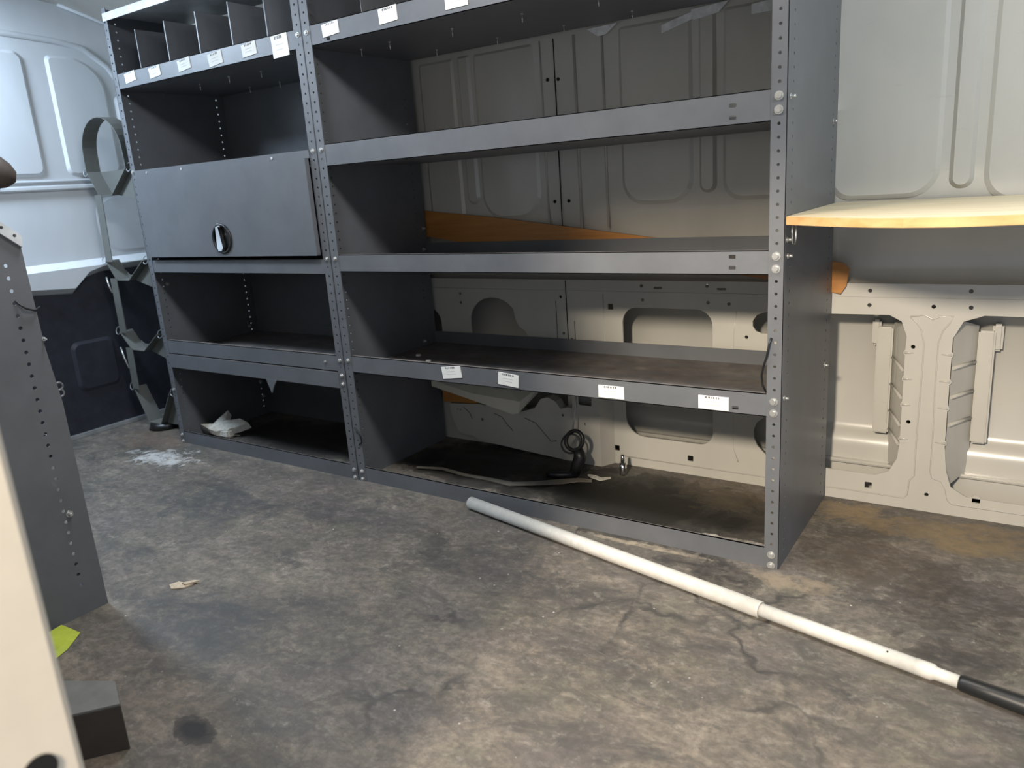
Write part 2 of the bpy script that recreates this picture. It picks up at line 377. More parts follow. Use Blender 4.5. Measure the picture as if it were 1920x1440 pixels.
# upper skin and roof curve
prof = [(17.8, 22.6), (18.9, 22.7), (19.35, 23.3), (19.5, 24.4), (19.4, 25.8), (19.0, 27.4), (18.4, 28.9), (18.05, 30.0), (17.92, 31.2), (17.9, 36), (17.9, 44), (17.85, 50), (17.3, 54.5), (15.6, 58.6), (11.6, 62.4), (5, 64.3), (-2, 65)]
M().sweep(prof, XL, XR).build('upper_skin', WALL, wb)
M().sweep([(22.4, 22.0), (22.4, 7.0), (22.0, 6.2), (21.2, 5.6), (21.2, 4.6), (20.9, 2.0), (20.6, 0.0)], XL, XR).sweep([(18.0, 22.2), (22.4, 22.0)], XL, XR, smooth=False).build('outer_skin', WALL, wb)
# thin dark backing behind the bolt holes of the pillars
em = M()
def emb(x0, x1, z0, z1, r, d=0.22, bw=0.4, plane='XZ', a=17.92, y1=None):
    rr = r if isinstance(r, (tuple, list)) else (r,)*4
    em.pillow(rrect(x0, x1, z0, z1, rr), rrect(x0+bw, x1-bw, z0+bw, z1-bw, tuple(min(max(.05, q-bw*.6), (x1-x0)/2-bw-.02) for q in rr)), plane, a, a-d)
ZT = 49.5
for x0, x1, z0, r in [(-50.2, -44.6, 29.9, (1, .8, .4, .4)), (-41.7, -33.1, 30.0, (3, 3, .4, .4)), (-22.5, -14.2, 31.0, (2.6, 2.6, .4, .4)), (-11.1, -2.0, 31.0, (2, 2, .4, .4)), (-0.6, 8.7, 30.5, (1.8, 2.6, .4, .4)), (12.0, 24.0, 29.8, (2.4, 2.4, .4, .4)), (28, 40, 30, 2.4), (-72, -62, 30, 2.4), (-60, -53, 30, 2.4)]:
    emb(x0, x1, z0, ZT, r)
for x0, x1, z0 in [(-44.0, -42.1, 32.0), (-13.6, -11.7, 31.9), (9.35, 11.3, 31.1)]:
    emb(x0, x1, z0, ZT, (.9, .9, .3, .3), 0.35, 0.34)
em.build('embossed_panel', WALL, wb)
rd = M()
for x, r in [(-27.8, .16), (-24.35, .14)]: rd.tube([(x, 17.86, 49.5), (x, 17.86, 28.6)], r, 8)
rd.tube([(-32.2, 17.9, 49.5), (-32.2, 17.9, 29)], .12, 8)
for z in (16, 13.4, 10.8, 7.3): rd.tube([(6.7, 17.8, z), (7.5, 17.82, z)], [.14, .05], 6).tube([(10.7, 17.8, z), (9.8, 17.82, z)], [.14, .05], 6)
# raised bead outlining the Y-shaped pillar face and the sill
def bead(pts, r=0.075, y=17.8): rd.tube([(x, y, z) for x, z in pts], r, 6)
bead([(7.0, 19.5), (8.2, 19.7), (8.9, 19.3), (9.5, 19.6), (10.6, 19.65), (10.3, 19.0), (9.8, 18.3), (9.5, 17.1), (9.5, 12), (9.6, 9.3), (9.6, 4.2), (9.8, 3.6), (10.6, 3.4), (11.0, 2.6), (11.2, 1.6), (11.6, 1.2), (XR, 1.1)])
bead([(7.0, 19.5), (7.6, 18.9), (8.0, 18.3), (8.3, 17), (8.3, 13.9), (8.2, 7.2), (8.2, 3.6), (7.8, 3.0), (7.7, 1.5), (7.4, 1.1), (-23.8, 1.1)])
bead([(XL, 21.3), (XR, 21.3)], .05)
bead([(-9.6, 19.4), (-9.9, 17), (-9.9, 4), (-9.3, 2.4)], .05); bead([(-25.4, 21), (-25.4, 1.2)], .05)
rd.build('pressed_bead', WALL, wb)
sm_ = M().tube([(-30.4, 17.84, 49.5), (-30.4, 17.78, 28.5)], .06, 6).tube([(-30.4, 17.78, 22.5), (-30.4, 17.78, 14.6)], .06, 6).tube([(-31.9, 17.78, 20), (-31.9, 17.78, 14.6)], .035, 6).tube([(-29.4, 17.78, 17.6), (-29.4, 17.78, 14.6)], .035, 6)
sm_.build('seam', DARK, wb)
bh = M()
for x, z, y in [(-31.4, 45.3, 17.84), (-30.0, 45.2, 17.84), (-31.3, 31.8, 17.84), (-29.4, 31.8, 17.84)]:
    bh.cyl((x, y+.02, z), (x, y-.02, z), .2, seg=10)
bh.build('plug_hole', DARK, wb)
# pillar sides, ribs and inner brackets seen through the cutouts
pb = M()
pb.add([(10.7, 17.95, 2.4), (10.7, 17.95, 19.4), (12.5, 21.4, 18.2), (12.5, 21.4, 3.6)], [(0, 1, 2, 3)])
pb.add([(6.8, 17.95, 3.2), (6.8, 17.95, 19.4), (5.2, 21.4, 18.2), (5.2, 21.4, 3.6)], [(0, 1, 2, 3)])
pb.build('pillar_side', WALL, wb)
for x0, x1, zt, zb_ in [(12.5, 13.9, 17.8, 6.6), (3.7, 5.2, 17.8, 6.6)]:
    q = M().box(x0, x1, 20.9, 21.5, zb_, zt, .16)
    q.box(x0-.5 if x0 < 8 else x1-.3, x0+.3 if x0 < 8 else x1+.6, 21.3, 22.3, zt-2, zt+.6, .2)
    q.build('bracket', WALL, wb)
rb = M()
for z in (14.75, 11.9, 9.15): rb.tube([(10.85, 18.0, z-.05), (12.4, 21.0, z)], .17, 8)
for z in (14.2, 11.4, 8.6, 6.6): rb.tube([(6.6, 18.0, z), (5.2, 21.2, z+.5)], .15, 8)
rb.build('rib', WALL, wb)
lg = M().box(-107, XR, 20.4, 21.6, 3.0, 3.4, .15); lg.build('lower_ledge', WALL, wb)
# wheel housing at the foot of the wall
wh = M()
whp = [(-48.9, 5.6), (-48.9, 4.6), (-48.2, 2.4), (-47.6, 1.6), (-46.2, 1.2), (-45.6, 1.5), (-44, 0.8), (-31.0, 0.0), (-27.4, 0.0), (-27.4, 6.2), (-28.3, 6.8), (-30.2, 7.0), (-31.2, 6.7), (-31.9, 7.6), (-33.0, 8.0), (-34.0, 7.7), (-35, 6.4), (-37, 5.7), (-40, 5.9), (-44, 6.0)]
wh.plate(whp, [ngon(-47.6, 4.9, .13), ngon(-47.1, 4.9, .13), ngon(-43.5, 3.9, .22), ngon(-30.9, 5.9, .18)], 'XZ', 16.3, 17.78)
wh.build('wheel_housing', WALL, wb)
bx = M().plate([(-29.3, 0), (-25.6, 0), (-25.6, 13.6), (-29.3, 13.6)], [rrect(-28.4, -26.6, 7.6, 10.6, .2, 2), ngon(-27.6, 5.2, .16)], 'XZ', 16.0, 16.12)
bx.add([(-25.6, 16.0, 0), (-25.6, 16.0, 13.6), (-24.6, 17.8, 13.6), (-24.6, 17.8, 0)], [(0, 1, 2, 3)]).add([(-29.3, 16.0, 0), (-29.3, 16.0, 13.6), (-29.6, 17.8, 13.6), (-29.6, 17.8, 0)], [(0, 1, 2, 3)])
bx.add([(-29.3, 16, 13.6), (-25.6, 16, 13.6), (-24.6, 17.8, 13.6), (-29.6, 17.8, 13.6)], [(0, 1, 2, 3)])

bx.build('wheel_housing_column', WALL, wb)
ww = M()
for pl in [[(-41.5, 5.0), (-40.2, 4.6), (-39.4, 3.6), (-38.6, 2.9)], [(-36.6, 4.9), (-35, 4.4), (-33.8, 3.2), (-32.8, 2.2), (-32, 2.4)], [(-46.5, 5.3), (-45.5, 4.6), (-45.2, 3.8)]]:
    ww.tube([(x, 16.28, z) for x, z in pl], .05, 5)
ww.build('wrinkle_line', simple('wrinkle_shade', (0.12, 0.10, 0.085), 0.7), wb)  # wrinkles in the sheet metal, their shade put into dark lines
# strips of tape stuck high on the wall, behind the top shelf
tp = M().plate([(-17.4, 48.0), (-13.8, 48.9), (-13.8, 49.6), (-17.4, 48.8)], [], 'XZ', 17.55, 17.65).plate([(-14.0, 48.7), (-11.4, 49.0), (-10.4, 49.9), (-14.2, 49.7)], [], 'XZ', 17.45, 17.6)
tp.plate([(-25.9, 49.7), (-24.6, 48.8), (-23.6, 48.9), (-22.3, 49.8)], [], 'XZ', 17.4, 17.55).plate([(-8.2, 48.3), (-4, 48.3), (-4, 49.4), (-8.2, 49.2)], [], 'XZ', 17.55, 17.65)
tp.build('tape_strip', TAPE, wb)

# roof
rf = M().sweep([(-2, 65), (-38, 65), (-46, 63), (-50.5, 58), (-52.2, 50)], XL, XR, smooth=True); S(rf.build('ceiling', WALL))
# wall on the near side of the van, beside the open side door
m = M().box(XL, -12, -53.4, -52.2, 0, 50); wf = S(m.build('wall_front', WALL))
m = M().box(-12.5, -8.6, -61, -53.0, -6, 62, .25)
jb = m.build('trim_1', CREAM); S(jb)
jh = M().cyl((-8.63, -54.35, 17.3), (-8.55, -54.35, 17.3), .55, seg=24).cyl((-8.63, -56.1, 17.5), (-8.56, -56.1, 17.5), .16, seg=12)
jh.build('plug_hole', DARK, jb)

# bulkhead at the left end ---------------------------------------------
bw = M()
bw.plate([(-53, 0), (20, 0), (20, 50), (17, 56), (12, 62.2), (5, 64.3), (-2, 65), (-38, 65), (-46, 63), (-53, 50)], [], 'YZ', XL-1, XL)
wl = bw.build('wall_left', BULK, kind='structure')
e = M()
def embL(y0, y1, z0, z1, r, d=0.35, bw_=0.45):
    e.pillow(rrect(y0, y1, z0, z1, r, 8), rrect(y0+bw_, y1-bw_, z0+bw_, z1-bw_, tuple(max(.1, q-bw_*.6) for q in r), 8), 'YZ', XL-.02, XL+d)
embL(1.1, 9.6, 39.9, 57.2, (1.2, 1.2, 5.0, 0.8)); embL(-12.5, -2.0, 40.0, 57.4, (1.2, 1.2, 1.2, 1.2)); embL(-26, -15, 40, 57.4, (1.2, 1.2, 1.2, 1.2)); embL(10.6, 16.5, 40, 52, (1, 1, 3, 1))
# belt rails
for z0, z1, d in [(37.9, 38.7, .55), (39.0, 39.5, .35)]:
    e.box(XL-.02, XL+d, -50, 17, z0, z1, .2)
e.build('embossed_panel', BULK, wl)
ar = M()
pts = [(-40, 60.2), (-12, 60.2), (-4, 59.6), (3, 59.2), (7, 58.6), (10.5, 56.2), (13.5, 51.5), (15.2, 46), (15.6, 40)]
ar.tube([(XL+.0, y, z) for y, z in pts], .45, 10)
ar.tube([(XL+.5, 4.5, 64.3), (XL+.5, 11.6, 62.4), (XL+.5, 15.6, 58.6)], .3, 8)
ar.build('pressed_bead', BULK, wl)
# bulged lower sill with a stepped lower edge
lowp = [(-50, 23.2), (-8.5, 23.0), (-4.5, 22.6), (-2.0, 22.4), (-0.8, 23.4), (0.6, 24.6), (3.0, 25.2), (17, 25.4), (17, 27.3), (-50, 27.3)]
n_ = len(lowp)
sk = M()
inn = [(y, z+0.9 if i < 8 else z-1.0) for i, (y, z) in enumerate(lowp)]
sk.pillow(lowp, inn, 'YZ', XL-.02, XL+1.5)
sk.build('sill_bulge', BULK, wl)
ri = M().pillow(rrect(4, 15.5, 27.6, 37, (4.0, 1, 1, 3.5), 8), rrect(4.6, 15, 28.2, 36.4, (3.6, .8, .8, 3.2), 8), 'YZ', XL-.02, XL+.1); ri.build('embossed_panel', BULK, wl)
# dark liner on the lower part
dl = M().plate([(-52, .6), (17.2, .6), (17.2, 25.3), (3, 25.2), (0.6, 24.6), (-2, 22.4), (-8.5, 23), (-52, 23.2)], [], 'YZ', XL-.01, XL+.25)
dl.pillow(rrect(-4.2, 2.8, 7.0, 15.0, 1.2), rrect(-3.7, 2.3, 7.5, 14.5, 1.0), 'YZ', XL+.24, XL+.55)
S(dl.build('trim_2', LINER))
bs = M().box(XL, XL+.5, -52, 17.5, 0, .75, .08); S(bs.build('baseboard_left', STEEL))

# ------------------------------------------------------------------ shelving
def side_outline(D=17.2, top=60): return [(0, 0), (D, 0), (D, 50), (12, top), (0, top)]
def side_panel(x, parent, s=1, cols=(1.6, 15.5), D=17.2, y0=0, flip=1, top=60, z_from=1.3):
    hs = [ngon(y0+flip*c, k+z_from, .13, 6) for c in cols for k in range(int(top-2)) if not (c > 12 and k > 48)]
    out = [(y0+flip*a, b) for a, b in side_outline(D, top)]
    return M().plate(out, hs, 'YZ', x, x+.07*s).build('side_panel', GREY, parent)
def post(x0, x1, parent, y=0.0, back=.10, top=60, z0=.285):
    hs = [ngon((x0+x1)/2, k+z0, .13, 8) for k in range(0, int(top))]
    return M().plate([(x0, 0), (x1, 0), (x1, top), (x0, top)], hs, 'XZ', y, y+back).build('post', GREY, parent)
def bolt(x, y, z, parent, r=.3, d=-1, axis='Y'):
    m = M()
    if axis == 'Y':
        m.cyl((x, y, z), (x, y+.06*d, z), r*1.15, seg=14); m.cyl((x, y+.06*d, z), (x, y+.24*d, z), r*.8, r*.7, 6)
    elif axis == 'X':
        m.cyl((x, y, z), (x+.06*d, y, z), r*1.15, seg=14); m.cyl((x+.06*d, y, z), (x+.4*d, y, z), r*.7, r*.55, 6)
    else:
        m.cyl((x, y, z), (x, y, z+.1*d), r, seg=8); m.cyl((x, y, z+.1*d), (x, y, z+.8*d), r*.45, r*.3, 8)
    return m.build('bolt', ZINC, parent)
def tray(x0, x1, zb, zt, parent, D=17.0, y0=0.05, holes=(), mats=None, d=1):
    """steel tray shelf with lips turned up at front and back"""
    m = M()
    m.plate([(x0, zb), (x1, zb), (x1, zt), (x0, zt)], [rrect(a-.28, a+.28, z-.16, z+.16, .05, 1) for a, z in holes], 'XZ', y0, y0+.08*d)
    m.box(x0, x1, min(y0, y0+.45*d), max(y0, y0+.45*d), zt-.07, zt)           # hem
    m.box(x0, x1, min(y0, y0+D*d), max(y0, y0+D*d), zb, zb+.07)
    m.box(x0, x1, min(y0+(D-.08)*d, y0+D*d), max(y0+(D-.08)*d, y0+D*d), zb, zb+1.6)
    return m.build('shelf', GREY, parent)
def sticker(x0, x1, z0, z1, parent, tilt=0, y=-.03, rows=3, big=False):
    m = M(); cx, cz = (x0+x1)/2, (z0+z1)/2; t = math.radians(tilt); hw, hh = (x1-x0)/2, (z1-z0)/2
    def R(u, v): return (cx+u*math.cos(t)-v*math.sin(t), cz+u*math.sin(t)+v*math.cos(t))
    m.plate([R(-hw, -hh), R(hw, -hh), R(hw, hh), R(-hw, hh)], [], 'XZ', y, .05)
    m.mat(1)
    rnd = random.Random(int(abs(cx)*97))
    # a row of dark print along the top edge and two faint lines
    u = -hw*.55
    while u < hw*.45:
        wd = rnd.uniform(.08, .2); m.plate([R(u, hh*.62), R(u+wd, hh*.62), R(u+wd, hh*.92), R(u, hh*.92)], [], 'XZ', y-.006, y+.001); u += wd+rnd.uniform(.05, .13)
    m.mat(2)
    for v in (.1, -.35): m.plate([R(-hw*.5, hh*v), R(hw*rnd.uniform(.3, .6), hh*v), R(hw*.4, hh*v+.05), R(-hw*.5, hh*v+.05)], [], 'XZ', y-.005, y+.001)
    return m.build('price_label', [PAPER, INK, simple('faint_ink', (.5, .5, .48), .8)], parent)
def cable_loop(name, pts, r, mat, label, cat):
    return tag(M().tube(pts, r, 8).build(name, mat), label, cat)

# ---- right-hand unit, x -51 .. 0
U = thing('shelving_unit', 'wide open-backed dark grey steel shelving unit in the middle of the photo', 'shelving unit', (-25.5, 8, 0))
side_panel(-.08, U); side_panel(-50.98, U, 1)
post(-1.25, -.0, U); post(-50.96, -49.75, U)
shR = {}
for key, zb, zt in ((4, 13.9, 15.9), (3, 25.8, 27.75), (2, 37.5, 39.85), (1, 49.9, 51.95)):
    hl = [(-4.2, zb+.55), (-4.2, zb+1.45)] if key in (2, 3) else ([(-3.9, zb+.5)] if key == 4 else [(-47.2, zb+.35)])
    shR[key] = tray(-50.9, -.15, zb, zt, U, holes=hl)
M().box(-50.9, -1.2, .05, .13, 0, 1.9).box(-50.9, -1.2, .05, .22, 1.82, 1.9).build('base_rail', GREY, U)
M().box(-50.9, -.1, .1, 12, 59.9, 60).box(-50.9, -.1, .02, .1, 58.5, 60).build('top_panel', GREY, U)
M().box(-42.45, -42.38, .4, 16.5, 50, 56.5).build('bin_divider', GREY, U)
M().box(-42.3, -30, 16.6, 16.7, 50, 56.5).build('back_panel', GREY, U)
M().box(-50.9, -42.5, 15.6, 15.7, 50, 57).build('back_panel', GREY, U)
for k in (0, 1, 14, 15, 26, 27, 38, 39, 50, 51): bolt(-.65, 0, k+.285, U)
for k in (0, 1, 15, 27, 39, 51): bolt(-50.3, 0, k+.285, U, .24)
for y, z in [(.75, 39.2), (.6, 28.5), (.9, 27.2), (.6, 15.5), (15.1, 14.9), (15.4, 37.7)]: bolt(-.01, y, z, U, .2, 1, 'X')
for y, z in [(16.3, 26.6), (14.6, 14.6), (16.6, 29.3)]: bolt(-50.9, y, z, U, .2, 1, 'X')
for x, y in [(-43.4, 5.3), (-34.9, 5.4), (-26.4, 5.4), (-35, 13.6), (-43.7, 13.7), (-26.8, 14.1), (-48.2, 5.9), (-18.8, 13.7), (-18.2, 5.4), (-10, 5.4)]: bolt(x, y, 49.9, shR[1], .16, -1, 'Z')
for x, y in [(-45.2, 5.5), (-39.6, 5.2), (-47.6, 9), (-44.2, 6.9)]: M().box(x, x+.5, y, y+.35, 13.96, 14.2).build('paper_crumb', PAPER, shR[4])
sticker(-47.9, -45.5, 50.5, 51.75, shR[1], 4); sticker(-39.8, -37.4, 50.45, 51.85, shR[1], 3); sticker(-31.4, -28.8, 50.35, 51.9, shR[1], 1)
sticker(-36.0, -33.4, 14.45, 15.75, shR[4], 7); sticker(-28.6, -26.1, 14.25, 15.55, shR[4], -5); sticker(-17.0, -14.35, 14.1, 15.3, shR[4], 0); sticker(-7.15, -4.45, 14.05, 15.25, shR[4], 0)

# ---- left-hand unit, x -88 .. -51
L = thing('shelving_unit', 'left grey steel shelving unit with closed cabinet door and top bins', 'shelving unit', (-69.5, 8, 0))
side_panel(-88.1, L, 1); side_panel(-51.1, L, 1)
post(-88.15, -87.1, L); post(-52.25, -51.05, L)
shL = {}
for key, zb, zt in ((4, 13.8, 15.8), (3, 25.5, 27.3), (1, 49.9, 51.9)):
    shL[key] = tray(-88.0, -51.2, zb, zt, L, D=16.6)
M().box(-88, -51.2, 16.7, 16.8, 0, 50).box(-88, -51.2, 15.2, 15.3, 50, 56).build('back_panel', GREY, L)
M().box(-88, -51.2, .05, .13, 0, 1.9).box(-88, -51.2, .05, .22, 1.82, 1.9).build('base_rail', GREY, L)
M().box(-88, -51.2, .1, 12, 59.2, 59.3).box(-88, -51.2, -.02, .1, 58.45, 59.4).build('top_panel', PALE, L)
# folded drop front under the lower shelf with its little latch
fl = M().box(-87.1, -52.2, -.05, .12, 11.7, 13.72, .04); F = fl.build('drop_front', GREY, L)
M().plate([(-65.9, 11.75), (-63.8, 11.75), (-64.6, 10.8), (-65.1, 9.9), (-65.5, 10.8)], [], 'XZ', -.1, .05).build('latch', GREY, F)
# cabinet
cb = M().box(-87.1, -52.2, 0, 16.5, 38.6, 38.68).box(-87.15, -52.2, -.15, .1, 38.55, 39.45, .03).box(-87.1, -87, 0, 16, 27.4, 38.6).box(-52.3, -52.2, 0, 16, 27.4, 38.6)
cb.build('cabinet_box', GREY, L)
for x in (-84.2, -76.3, -58.5): M().cyl((x, -.1, 39.0), (x, -.22, 39.0), .17, seg=10).build('rivet', ZINC, L)
dr = M().plate(rrect(-86.6, -52.5, 27.75, 38.55, (.1, .1, .2, .6), 4), [ngon(-69.5, 30.0, 1.85, 28)], 'XZ', -.62, -.5)
dr.box(-86.6, -52.5, -.5, -.05, 38.42, 38.52).box(-86.6, -86.5, -.5, -.05, 27.8, 38.4).box(-52.6, -52.5, -.5, -.05, 27.8, 38.4).box(-86.6, -52.5, -.5, -.05, 27.75, 27.85)
D_ = dr.build('door', GREY, L)
hp = M(); hp.cyl((-69.5, -.72, 30.0), (-69.5, -.2, 30.0), 1.95, 1.7, 28)
# dished black cup
hp2 = M().ring((-69.5, -.68, 30.0), 1.75, .17, (1, 0, 0), (0, 0, 1), 8, 28).cyl((-69.5, -.15, 30.0), (-69.5, -.3, 30.0), 1.85, seg=28); hp2.build('handle_cup', BLACK, D_)
lv = M().plate([(-70.15, 31.5), (-69.65, 31.5), (-69.2, 28.9), (-69.6, 28.45), (-70.2, 28.5), (-70.35, 28.9)], [], 'XZ', -.98, -.55).cyl((-69.85, -.3, 30.3), (-69.85, -.7, 30.3), .4).box(-70.2, -69.5, -.8, -.4, 31.4, 31.9, .1)
lv.build('handle_lever', CHROME, D_)
for x in (-81.95, -75.6, -69.25, -63.05, -56.9):
    M().plate([(.45, 50.0), (15, 50.0), (15, 56.6), (.45, 56.6)], [], 'YZ', x-.03, x+.03).plate([(.38, 51.9), (.5, 51.9), (.5, 56.6), (.38, 56.6)], [], 'YZ', x-.09, x+.09).build('bin_divider', GREY, L)
for k in (0, 1, 27, 39, 51): bolt(-51.65, 0, k+.285, L, .24)
for z in (13.35, 12.3, 15.2): bolt(-51.65, -.03, z, L, .24)
for k in (0, 1, 39, 8): bolt(-87.6, 0, k+.285, L, .24)
bolt(-87.9, 2.2, 23.6, L, .28, 1, 'X'); bolt(-54.2, -.03, 14.9, L, .14)
for y, z in [(15.0, 14.9), (15.6, 3.0), (15.4, 5.6)]: bolt(-88.0, y, z, L, .2, 1, 'X')
for x, y in [(-71, 5.3), (-71.9, 14.2), (-77.8, 13.8), (-65.7, 6.1), (-78, 5.9), (-57.5, 6), (-57.8, 14)]: bolt(x, y, 49.9, shL[1], .17, -1, 'Z')
for x0, x1, z0, z1, t in [(-85.4, -83.0, 50.55, 51.75, 6), (-79.8, -77.4, 50.45, 51.7, 5), (-73.6, -71.1, 50.45, 51.75, 6), (-67.5, -64.9, 50.2, 51.6, 5), (-61.2, -58.7, 50.35, 51.7, 4)]: sticker(x0, x1, z0, z1, shL[1], t)
sticker(-56.0, -53.4, 49.5, 51.8, shL[1], 2, rows=5)

# ---- near-side unit on the left edge of the photo: we see its end panel
NU = thing('shelving_unit', 'grey perforated end of a shelving unit behind the cream pillar, photo left edge', 'shelving unit', (-60, -42, 0))
D0 = -32.1
out = [(D0, 0), (-50, 0), (-50, 34.4), (-34.0, 34.3), (D0-.5, 33.0), (D0-.4, 24), (D0, 19)]
hs = [ngon(-34.0, k+2.8, .16, 8) for k in range(0, 29)]+[ngon(-47.5, k+2.8, .16, 8) for k in range(0, 29)]
M().plate(out, hs, 'YZ', -51.08, -51.0).build('side_panel', GREY, NU)
M().plate([(D0-.4, 33.0), (-34.0, 34.4), (-44, 34.5), (-44, 33.7), (-34.3, 33.6), (D0-.5, 32.1)], [ngon(-33.0, 33.05, .14), ngon(-33.8, 33.75, .14)], 'YZ', -51.0, -50.7).build('top_flange', PALE, NU)
hs = [ngon(-51.75, k+.285, .17, 8) for k in range(0, 33)]
M().plate([(-52.4, 0), (-51.08, 0), (-51.08, 33), (-52.4, 33)], hs, 'XZ', D0-.6, D0-.5).build('post', GREY, NU)
for z in (2, 14, 26): M().box(-86, -51.1, -49.5, D0-.6, z, z+.07).box(-86, -51.1, D0-.7, D0-.6, z, z+2).build('shelf', GREY, NU)
M().plate([(D0, 0), (-50, 0), (-50, 40), (D0-.5, 33)], [], 'YZ', -86.1, -86.0).build('side_panel', GREY, NU)
M().ring((-51.2, D0+.05, 20.4), .32, .1, (0, 1, 0), (0, 0, 1), 6, 16).ring((-51.2, D0+.05, 19.8), .3, .1, (0, 1, 0), (0, 0, 1), 6, 16).build('ring', GREY, NU)
bolt(-51.0, D0-.35, 24.6, NU, .15, 1, 'X')
bolt(-51.0, -33.6, 9.4, NU, .26, 1, 'X')
M().tube([(-50.95, -34.0, 28.0), (-50.7, -33.4, 27.3), (-50.8, -32.7, 27.0), (-51.2, -32.1, 27.2)], .08, 6).build('cable_tie', BLACK, NU)

# brown rounded bundle on top of it (foreground, left edge)
b_ = M(); rings = 10
b_.tube([(-51.6+.1*i, -38.5+6.1*math.sin(i/9*1.5), 39.9-.33*i) for i in range(10)], [.7, 1.2, 1.45, 1.5, 1.5, 1.45, 1.35, 1.2, .95, .45], 16)
b_.tube([(-51.5, -34.3, 34.75), (-51.5, -34.2, 35.8), (-51.4, -33.9, 37.0), (-51.3, -33.6, 38.0)], [.7, .85, .95, .9], 12)
tag(b_.build('padded_bundle', BROWN), 'dark brown rounded bundle resting on the near shelf end, left edge', 'bundle')

# ------------------------------------------------------------------ bottle rack beside the left unit
RK = thing('tank_rack', 'tall grey metal bottle rack with four V cradles beside left shelving unit', 'rack', (-98.5, 4, 0))
Y0, Y1 = 2.4, 4.6
tiers = [(40.2, 36.6, -104.0, -101.7, -98.3, -93.4), (26.9, 23.9, -103.8, -101.6, -98.2, -93.6), (15.7, 12.9, -103.9, -101.2, -97.8, -93.5), (6.6, 1.0, -103.0, -100.4, -97.0, -93.0)]
for i, (zt, zb, xa, xb, xc, xd) in enumerate(tiers):
    c = M().band([(xa, zt), (xb, zb), (xc, zb), (xd, zt)], Y0, Y1, .09)
    if i: c.plate([(xa, zt), (xb, zb), (xc, zb), (xd, zt), (xd-.1, zt-.9), (xc-.3, zb+.6), (xb+.3, zb+.6), (xa+.4, zt-.9)], [], 'XZ', Y1-.08, Y1)
    else: c.plate([(xa, zt), (xb, zb), (xc, zb), (xd, zt)], [], 'XZ', Y1-.08, Y1)
    C_ = c.build('cradle', RACK, RK)
    for xx, sgn in ((xa-.35, -1), (xd+.1, 1)):
        M().ring((xx+.35*sgn, Y0+.3, zt+.1), .62, .07, (1, 0, 0), (0, .3, 1), 6, 18).build('ring', STEEL, C_)
    M().plate([(xd-.05, zt-.1), (-88.2, zt-2.0), (-88.2, zt-5.4), (xc+.2, zb-.05)], [], 'XZ', Y1-1.2, Y1-1.1).build('mounting_arm', RACK, RK)
# arched strap above the top cradle
arc = [(-104.0, 40.2)]+[(-98.7-5.2*math.cos(math.radians(a)), 42.8+4.8*math.sin(math.radians(a))) for a in range(0, 181, 12)]+[(-93.4, 40.2)]
M().band(arc, Y0, Y1, .09).build('hoop', RACK, RK)
for za, zb, xa, xb in [(36.8, 26.8, -102.0, -102.6), (24.2, 15.6, -102.4, -102.6), (13.2, 6.4, -101.9, -102.2)]:
    M().plate([(xb-.9, zb), (xb+.9, zb), (xa+.9, za), (xa-.9, za)], [], 'XZ', Y0-.05, Y0+.05).build('strap', RACK, RK)
    M().plate([(-92.6, zb-1), (-91.6, zb-1), (-91.6, za-1), (-92.6, za-1)], [], 'XZ', Y1-1, Y1-.9).build('strap', RACK, RK)
M().cyl((-98.4, 4, 0), (-98.4, 4, 1.0), 2.6, 2.2, 20).build('foot', BLACK, RK)
for z in (26.8, 25.8, 9.0, 7.4): M().ring((-91.0, 3.4, z), .35, .08, (1, 0, .3), (0, .4, 1), 6, 14).build('chain_link', ZINC, RK)
for pl in ([(-91.2, 3.0, 28), (-90.9, 2.9, 26.4), (-91.3, 3.0, 24.6)], [(-104.2, 2.3, 24.4), (-103.8, 2.2, 23.2), (-103.4, 2.3, 22)], [(-104.2, 2.3, 13.2), (-103.5, 2.2, 11.4), (-102.9, 2.3, 9.8)]):
    M().tube(pl, .13, 6).build('hook', ZINC, RK)

# ------------------------------------------------------------------ plywood shelf on the right
front = [(.05, 0)] + [(x, -6.0*math.sin(min(1, x/12)*math.pi/2)) for x in (1.5, 3, 5, 7, 9, 12)] + [(16, -5.2), (20, -4.6), (30, -4.2)]
pw = M().plate(front+[(30, 17.6), (.05, 17.6)], [], 'XY', 29.72, 30.35, sidemat=1)
tag(pw.build('plywood_shelf', [PLY, PLYEDGE]), 'pale plywood board with bowed front edge fixed as a shelf on the right', 'board')
hk = M().tube([(.35, .6, 29.72), (.38, .55, 28.9), (.42, .6, 28.2), (.55, .75, 28.1), (.62, .8, 28.6), (.6, .8, 29.72)], .05, 6)
tag(hk.build('wire_hook', ZINC), 'thin bright wire hook hanging under the left end of plywood shelf', 'hook')

# orange plank between the shelves and the wall
pk = M()
pts_t = [(-56, 31.9), (-51, 31.5), (-40, 30.3), (-21.7, 27.8), (0.9, 24.6)]
pts_b = [(1.5, 24.0), (1.3, 22.4), (.8, 21.6), (-6.1, 22.9), (-12.8, 23.9), (-30, 25.9), (-41, 26.95), (-46, 27.4), (-51, 28.2), (-56, 28.8)]
pk.plate(pts_t+pts_b, [], 'XZ', 17.4, 17.85)
tag(pk.build('wooden_plank', PLANK), 'long orange wooden plank slanting behind the wide shelving unit', 'plank')

